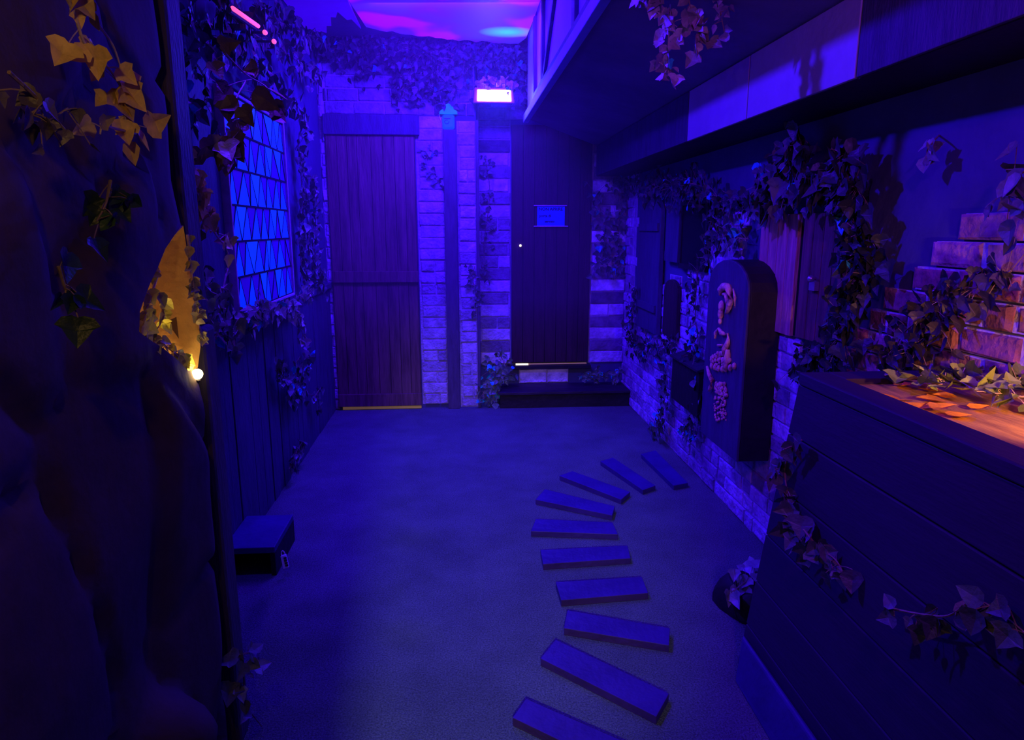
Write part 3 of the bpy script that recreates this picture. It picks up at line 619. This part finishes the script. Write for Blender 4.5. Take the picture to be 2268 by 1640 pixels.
def ivy(label, strands, n, size=.04, spread=.04, face=(0, 0, 0), seed=1, tone=(.42, .5, .3), var=.5, name='ivy_vine', stem='stem', down=.9, flat=.5, stemr=.0025, teal=.02, petiole=True):
    R = random.Random(seed); st, lf = MB(), MB(); F = Vector(face)
    if not isinstance(strands[0][0], (tuple, list, Vector)): strands = [strands]
    paths = [path(s) for s in strands]; tot = sum(sum((b-a).length for a, b in zip(p, p[1:])) for p in paths)
    o0 = paths[0][0]
    root = thing(name, tuple(o0), label, 'ivy')
    for p in paths:
        st.tube(p, [stemr*(1.2-.7*i/len(p)) for i in range(len(p))], 5); L_ = sum((b-a).length for a, b in zip(p, p[1:])); m = max(2, int(n*L_/tot))
        for i in range(m):
            t = R.random()*(len(p)-1); k = int(t); q = p[k].lerp(p[min(k+1, len(p)-1)], t-k)
            off = Vector((R.gauss(0, 1), R.gauss(0, 1), R.gauss(0, 1)))*spread
            if F.length: off -= F*(off.dot(F)); off += F*abs(R.gauss(0, 1))*spread*flat
            b = q+off; nr = (F*1.0+Vector((R.gauss(0, 1), R.gauss(0, 1), R.gauss(0, 1)))*.55)
            tp = Vector((R.gauss(0, .7), R.gauss(0, .7), -down+R.gauss(0, .5)))
            if F.length: tp -= F*tp.dot(F)*.7
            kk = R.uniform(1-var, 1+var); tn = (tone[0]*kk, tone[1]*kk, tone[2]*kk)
            if R.random() < teal: tn = (.1, 1.3, 1.3)  # teal tone paints stray glints of light on a few leaves
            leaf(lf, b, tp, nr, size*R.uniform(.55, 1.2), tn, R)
            if petiole: st.tube([q, q.lerp(b, .6)+Vector((0, 0, .3))*spread*.3, b], stemr*.45, 3)
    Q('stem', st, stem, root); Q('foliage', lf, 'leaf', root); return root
LW = lambda px, py, o=.03: at(px, py, 'X', XL+o)
BW = lambda px, py, o=.04: at(px, py, 'Y', YB-o)
RW = lambda px, py, o=.04: at(px, py, 'X', XR-o)
X_, mY, mX = (1, 0, 0), (0, -1, 0), (-1, 0, 0)
YEL = (2.2, 1.8, .5)  # leaf tone lifted to carry warm lamp light
# --- back wall, top
ivy('broad dark ivy mass hanging below the glowing ceiling sheet, left of the wall floodlight', [[BW(a, b) for a, b in s] for s in (
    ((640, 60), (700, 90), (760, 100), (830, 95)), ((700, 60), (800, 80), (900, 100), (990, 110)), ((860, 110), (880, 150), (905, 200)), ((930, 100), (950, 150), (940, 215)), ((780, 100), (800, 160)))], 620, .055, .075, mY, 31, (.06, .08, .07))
ivy('thick ivy mass above the wall floodlight', [[BW(a, b, .05) for a, b in s] for s in (
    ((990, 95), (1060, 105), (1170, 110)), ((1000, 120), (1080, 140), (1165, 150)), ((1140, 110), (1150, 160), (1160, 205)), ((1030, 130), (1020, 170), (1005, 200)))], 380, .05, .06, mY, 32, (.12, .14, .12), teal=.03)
ivy('ivy tuft resting on top of the wall floodlight casing', [BW(1050, 190, .10), BW(1080, 178, .12), BW(1120, 182, .12), BW(1140, 200, .10)], 34, .05, .022, mY, 33, (1.2, .6, .7), name='ivy_sprig')
ivy('thin ivy strand dangling beside the blue box above the post', [BW(985, 110, .03), BW(980, 170, .03), BW(988, 235, .03)], 60, .045, .03, mY, 34, (.3, .38, .3))
ivy('small ivy sprig on the brick strip between brown door and post, high up', [BW(952, 330, .03), BW(945, 365, .03), BW(970, 400, .03), BW(990, 402, .04)], 34, .042, .025, mY, 35, (.5, .6, .5), name='ivy_sprig')
ivy('small ivy sprig on the brick strip right of the post, halfway up', [BW(1052, 590, .03), BW(1045, 620, .03), BW(1060, 650, .03), BW(1050, 700, .03)], 40, .04, .022, mY, 36, (.3, .4, .3), name='ivy_sprig')
W2 = lambda px, py, o=.03: at(px, py, 'Y', YB2-o)
ivy('ivy trailing down the brick column left of the dark door', [W2(1075, 350), W2(1085, 430), W2(1072, 540), W2(1080, 620)], 46, .04, .03, mY, 37, (.4, .5, .4), name='ivy_sprig')
ivy('ivy bush heaped at the left end of the black step', [[W2(1085, 800, .2), W2(1095, 845, .25), W2(1085, 880, .3)], [W2(1110, 790, .1), W2(1120, 830, .25), W2(1070, 870, .3)]], 130, .05, .04, (0, -1, 0), 38, (.35, .45, .35), teal=.08)
ivy('low ivy tuft under the sill at the right end of the black step', [W2(1290, 832, .15), W2(1330, 830, .15), W2(1375, 826, .15)], 60, .045, .025, mY, 39, (.3, .4, .3), teal=.08, name='ivy_sprig')
ivy('ivy covering the brick column right of the dark door', [[W2(1320, 430), W2(1340, 520), W2(1325, 600)], [W2(1375, 380), W2(1370, 500), W2(1375, 600)]], 200, .05, .05, mY, 40, (.25, .32, .26))
# --- left wall
ivy('dense dark ivy curtain filling the left wall above the blue window', [[LW(a, b, .08) for a, b in s] for s in (
    ((380, 20), (440, 60), (520, 110), (600, 170)), ((360, 90), (400, 200), (415, 300)), ((470, 0), (540, 60), (650, 130), (700, 170)), ((420, 120), (455, 180), (450, 240)), ((560, 10), (640, 60), (720, 90)), ((600, 180), (650, 230), (680, 300)))], 460, .062, .045, X_, 41, (.2, .22, .18), teal=.02)
ivy('ivy trailing down between the blue window and the brown door', [[LW(a, b, .04) for a, b in s] for s in (
    ((660, 320), (668, 420), (662, 520), (672, 620)), ((690, 400), (695, 480), (690, 600)), ((680, 540), (700, 600), (710, 630)))], 330, .05, .04, X_, 42, (.32, .38, .3), teal=.02)
ivy('ivy garland along the sill beneath the blue window', [[LW(a, b, .10) for a, b in s] for s in (((500, 715), (560, 695), (620, 678), (690, 640)), ((640, 672), (655, 700), (672, 745)))], 190, .05, .028, X_, 43, (.9, .95, .55), teal=.03)
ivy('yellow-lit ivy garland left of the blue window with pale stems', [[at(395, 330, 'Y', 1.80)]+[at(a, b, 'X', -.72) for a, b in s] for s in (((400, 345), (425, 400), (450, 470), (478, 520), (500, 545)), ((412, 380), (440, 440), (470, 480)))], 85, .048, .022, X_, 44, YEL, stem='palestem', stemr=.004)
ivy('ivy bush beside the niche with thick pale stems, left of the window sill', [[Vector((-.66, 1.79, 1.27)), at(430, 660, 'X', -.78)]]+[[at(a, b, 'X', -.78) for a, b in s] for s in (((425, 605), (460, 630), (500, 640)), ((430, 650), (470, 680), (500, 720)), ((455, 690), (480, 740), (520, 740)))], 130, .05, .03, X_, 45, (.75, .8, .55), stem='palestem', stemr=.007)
ivy('ivy clump low on the dark boards near the back left corner', [[LW(a, b, .05) for a, b in s] for s in (((610, 820), (640, 850), (700, 880)), ((650, 800), (660, 850), (640, 890)), ((680, 770), (668, 830)))], 150, .05, .035, X_, 46, (.35, .42, .36), teal=.06)
ivy('small ivy tuft on the carpet at the foot of the left boards', [LW(668, 985, .04), LW(655, 1005, .04), LW(640, 1040, .05)], 46, .05, .022, X_, 47, (.35, .4, .35), name='ivy_sprig')
ivy('large ivy leaves silhouetted in front of the blue window top', [[at(a, b, 'X', -.66) for a, b in s] for s in (((500, 120), (545, 165), (590, 195), (600, 240)), ((545, 180), (520, 230), (530, 290), (545, 325)), ((560, 235), (515, 270)))], 17, .085, .028, (0, -1, 0), 48, (.5, .30, .12), teal=0, down=.6)
ivy('small ivy spray hanging beside the upper left edge of the blue window', [at(500, 300, 'X', -.72), at(485, 325, 'X', -.72), at(492, 345, 'X', -.72), at(485, 370, 'X', -.72)], 14, .06, .022, (0, -1, 0), 49, (1.1, .8, .4), teal=0, name='ivy_sprig')
# --- on the rock wall near the camera
RKp = lambda px, py, o=.05: at(px, py, 'X', XK+o)
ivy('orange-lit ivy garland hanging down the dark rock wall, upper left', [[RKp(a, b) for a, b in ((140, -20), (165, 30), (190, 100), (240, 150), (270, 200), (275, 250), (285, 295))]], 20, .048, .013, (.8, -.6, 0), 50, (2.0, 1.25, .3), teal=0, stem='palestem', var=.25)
ivy('bare pale twig dangling beside the orange ivy on the rock wall', [[RKp(a, b) for a, b in ((180, -10), (215, 50), (250, 100), (268, 150))], [RKp(a, b) for a, b in ((300, 295), (255, 285), (228, 278), (222, 298))]], 5, .035, .006, (.8, -.6, 0), 51, (1.4, 1.0, .3), teal=0, stem='palestem', name='ivy_twig')
ivy('withered ivy twig on the dark rock at the far left edge', [[RKp(a, b) for a, b in ((20, 160), (90, 230), (60, 260), (100, 270), (150, 240))]], 14, .03, .02, (.8, -.6, 0), 52, (.25, .18, .22), teal=0, name='ivy_twig')
ivy('faint green ivy sprig on the rock left of the niche', [[RKp(a, b) for a, b in ((245, 400), (235, 450), (215, 490))], [RKp(a, b) for a, b in ((130, 590), (145, 640), (160, 670))]], 16, .045, .02, (.8, -.6, 0), 53, (.05, .13, .06), name='ivy_sprig')
ivy('yellow-green ivy glowing along the left rim of the niche', [[RKp(a, b, -.012) for a, b in ((352, 600), (336, 650), (322, 700), (322, 735), (352, 755), (385, 782), (412, 806))]], 60, .030, .009, (.9, -.4, 0), 54, (2.2, 2.2, .3), teal=0, stem='palestem', name='ivy_sprig')  # tone lifted to carry the bulb's light through the leaves
ivy('two yellow ivy leaves in the middle of the niche opening', [[RKp(a, b, -.05) for a, b in ((352, 660), (362, 700), (345, 735))]], 5, .045, .006, (.9, -.4, 0), 55, (2.2, 2.2, .3), teal=0, name='ivy_sprig')  # bulb light put into the leaf tone
ivy('dry ivy strip edging the right side of the niche', [[RKp(a, b, .006) for a, b in ((415, 520), (424, 600), (434, 680), (446, 750))]], 36, .026, .005, (.9, -.4, 0), 56, (1.2, 1.0, .45), teal=0, stem='palestem', name='ivy_sprig')
# --- lower left
ivy('ivy leaves on the carpet edge at the bottom of the rock wall', [[at(a, b, 'X', -.585) for a, b in ((532, 1450), (540, 1500), (545, 1560), (580, 1610))]], 12, .055, .012, (.4, -.3, .9), 57, (.45, .5, .5), teal=0, name='ivy_sprig')
# --- right wall
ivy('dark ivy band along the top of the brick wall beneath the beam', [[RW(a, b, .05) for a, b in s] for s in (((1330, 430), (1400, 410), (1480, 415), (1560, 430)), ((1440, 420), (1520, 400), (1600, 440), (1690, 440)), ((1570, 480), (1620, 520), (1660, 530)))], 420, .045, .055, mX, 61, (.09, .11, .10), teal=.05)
ivy('ivy tumbling between the arched shutter and the carved cabinet', [[RW(a, b, .05) for a, b in s] for s in (((1600, 440), (1590, 520), (1570, 580)), ((1545, 600), (1540, 690), (1545, 760), (1530, 800)), ((1410, 640), (1400, 740), (1440, 770), (1500, 760)))], 330, .045, .05, mX, 62, (.11, .13, .12), teal=.05)
ivy('ivy bush low on the brick wall around the letter box', [[RW(a, b, .06) for a, b in s] for s in (((1480, 800), (1475, 860), (1465, 930), (1450, 955)), ((1550, 830), (1558, 880), (1535, 935), (1520, 960)))], 200, .05, .04, mX, 63, (.25, .34, .28), teal=.08)
ivy('large-leaved ivy crown above the brown shutters', [[RW(a, b, .09) for a, b in s] for s in (((1680, 420), (1740, 340), (1800, 330)), ((1690, 460), (1750, 420), (1850, 400), (1900, 420)), ((1800, 420), (1850, 370), (1880, 340)))], 230, .075, .045, mX, 64, (.15, .15, .14), teal=.03)
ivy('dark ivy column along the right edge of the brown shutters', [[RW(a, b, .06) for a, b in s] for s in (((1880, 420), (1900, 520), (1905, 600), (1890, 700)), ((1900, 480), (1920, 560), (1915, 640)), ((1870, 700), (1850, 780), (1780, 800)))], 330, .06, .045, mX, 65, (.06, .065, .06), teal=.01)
ivy('ivy creeping across the red brick patch above the counter', [[RW(a, b, .05) for a, b in s] for s in (((2240, 600), (2180, 630), (2100, 660), (2030, 700)), ((2100, 650), (2080, 720), (2020, 780), (1990, 830)), ((2060, 690), (2000, 740), (1980, 790)))], 150, .048, .035, mX, 66, (.10, .07, .08), teal=0)
ivy('drooping ivy sprig high on the dark wall at the right edge', [[RW(a, b, .12) for a, b in ((2290, 370), (2240, 400), (2235, 450))]], 16, .06, .03, mX, 67, (.35, .35, .3), teal=0, name='ivy_sprig')
ivy('single ivy tip under the beam on the dark wall, right', [[RW(2080, 300, 0)]+[RW(a, b, .06) for a, b in ((2070, 310), (2055, 330), (2052, 350))]], 6, .045, .012, mX, 68, (.5, .5, .45), teal=0, name='ivy_sprig')
ivy('yellow-green ivy sprawling along the back of the counter top', [[at(a, b, 'Z', 1.05) for a, b in s] for s in (((1960, 830), (2060, 850), (2120, 850)), ((2120, 845), (2180, 870), (2268, 880)), ((2140, 820), (2220, 850), (2300, 860)))], 75, .050, .026, (0, -.3, .9), 69, (.65, .75, .18), var=.95, teal=0, stem='palestem', down=.1)
R = random.Random(70)
for a, b in ((2035, 860), (2065, 905), (2085, 885), (1995, 885), (2120, 880), (2150, 905), (2020, 905), (2100, 920), (1980, 850)):
    p = at(a, b, 'Z', 1.026); lf = MB(); leaf(lf, Vector(), Vector((R.uniform(-1, 1), R.uniform(-1, .4), .05)), Vector((0, 0, 1)), R.uniform(.05, .07), (2.2, .85, .05), R)
    o = lf.build('fallen_leaf', 'leaf'); o.location = p
    tag(o, 'orange heart-shaped leaf lying flat near the front edge of the counter top', 'leaf', 'loose leaves on the counter top')
ivy('ivy trailing down the far corner of the dark counter', [[at(a, b, 'X', .90) for a, b in s] for s in (((1775, 975), (1740, 1030), (1745, 1100), (1760, 1160), (1775, 1200)), ((1770, 1160), (1810, 1210), (1850, 1240), (1870, 1275)))], 44, .058, .020, (-.9, -.4, 0), 71, (.26, .26, .28), teal=.03)
ivy('single ivy spray with one large pale leaf on the dark counter front', [[at(a, b, 'X', .885) for a, b in ((1960, 1345), (2030, 1360), (2100, 1365), (2160, 1330), (2230, 1370), (2290, 1420))]], 22, .045, .014, (-.9, -.4, 0), 72, (.26, .28, .28), teal=.03)
ivy('few pale ivy leaves spilling from the black bark bowl', [at(1625, 1310, 'Z', .11), at(1650, 1290, 'Z', .13), at(1672, 1275, 'Z', .13)], 12, .06, .022, (-.4, -.5, .7), 73, (.7, .7, .7), teal=0, name='ivy_sprig')
# --- hanging at the top right
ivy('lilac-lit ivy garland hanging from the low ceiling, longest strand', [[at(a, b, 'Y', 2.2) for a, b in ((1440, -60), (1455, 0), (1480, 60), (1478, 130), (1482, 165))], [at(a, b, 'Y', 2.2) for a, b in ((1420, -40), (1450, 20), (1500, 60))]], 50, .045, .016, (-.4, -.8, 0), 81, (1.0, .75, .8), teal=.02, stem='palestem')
ivy('thin ivy strand hanging right of the lilac garland at the top of the picture', [[at(a, b, 'Y', 2.25) for a, b in ((1520, -40), (1530, 20), (1548, 70), (1555, 105))]], 20, .05, .012, (-.4, -.8, 0), 82, (.9, .85, .5), teal=0)
ivy('shortest ivy strand hanging at the top right of the three', [[at(a, b, 'Y', 2.3) for a, b in ((1590, -40), (1595, 20), (1605, 75))]], 12, .045, .010, (-.4, -.8, 0), 83, (.7, .55, .8), teal=0)
# thin scattering volume added for the violet veiling glare in the far half
hm = bpy.data.materials.new('haze'); hm.use_nodes = True; nt = hm.node_tree; nt.nodes.clear()
ho = nt.nodes.new('ShaderNodeOutputMaterial'); hv = nt.nodes.new('ShaderNodeVolumeScatter'); hv.inputs['Density'].default_value = .045; hv.inputs['Anisotropy'].default_value = .2
nt.links.new(hv.outputs[0], ho.inputs['Volume'])
tag(MB().box((XL+.12, 2.6, .9), (JX-.04, YB-.14, 2.66)).box((JX-.038, 3.0, .9), (1.07, YB-.14, 2.04)).build('haze', hm), 'thin violet haze added for veiling glare in the far half of the room', 'haze', None, 'stuff')
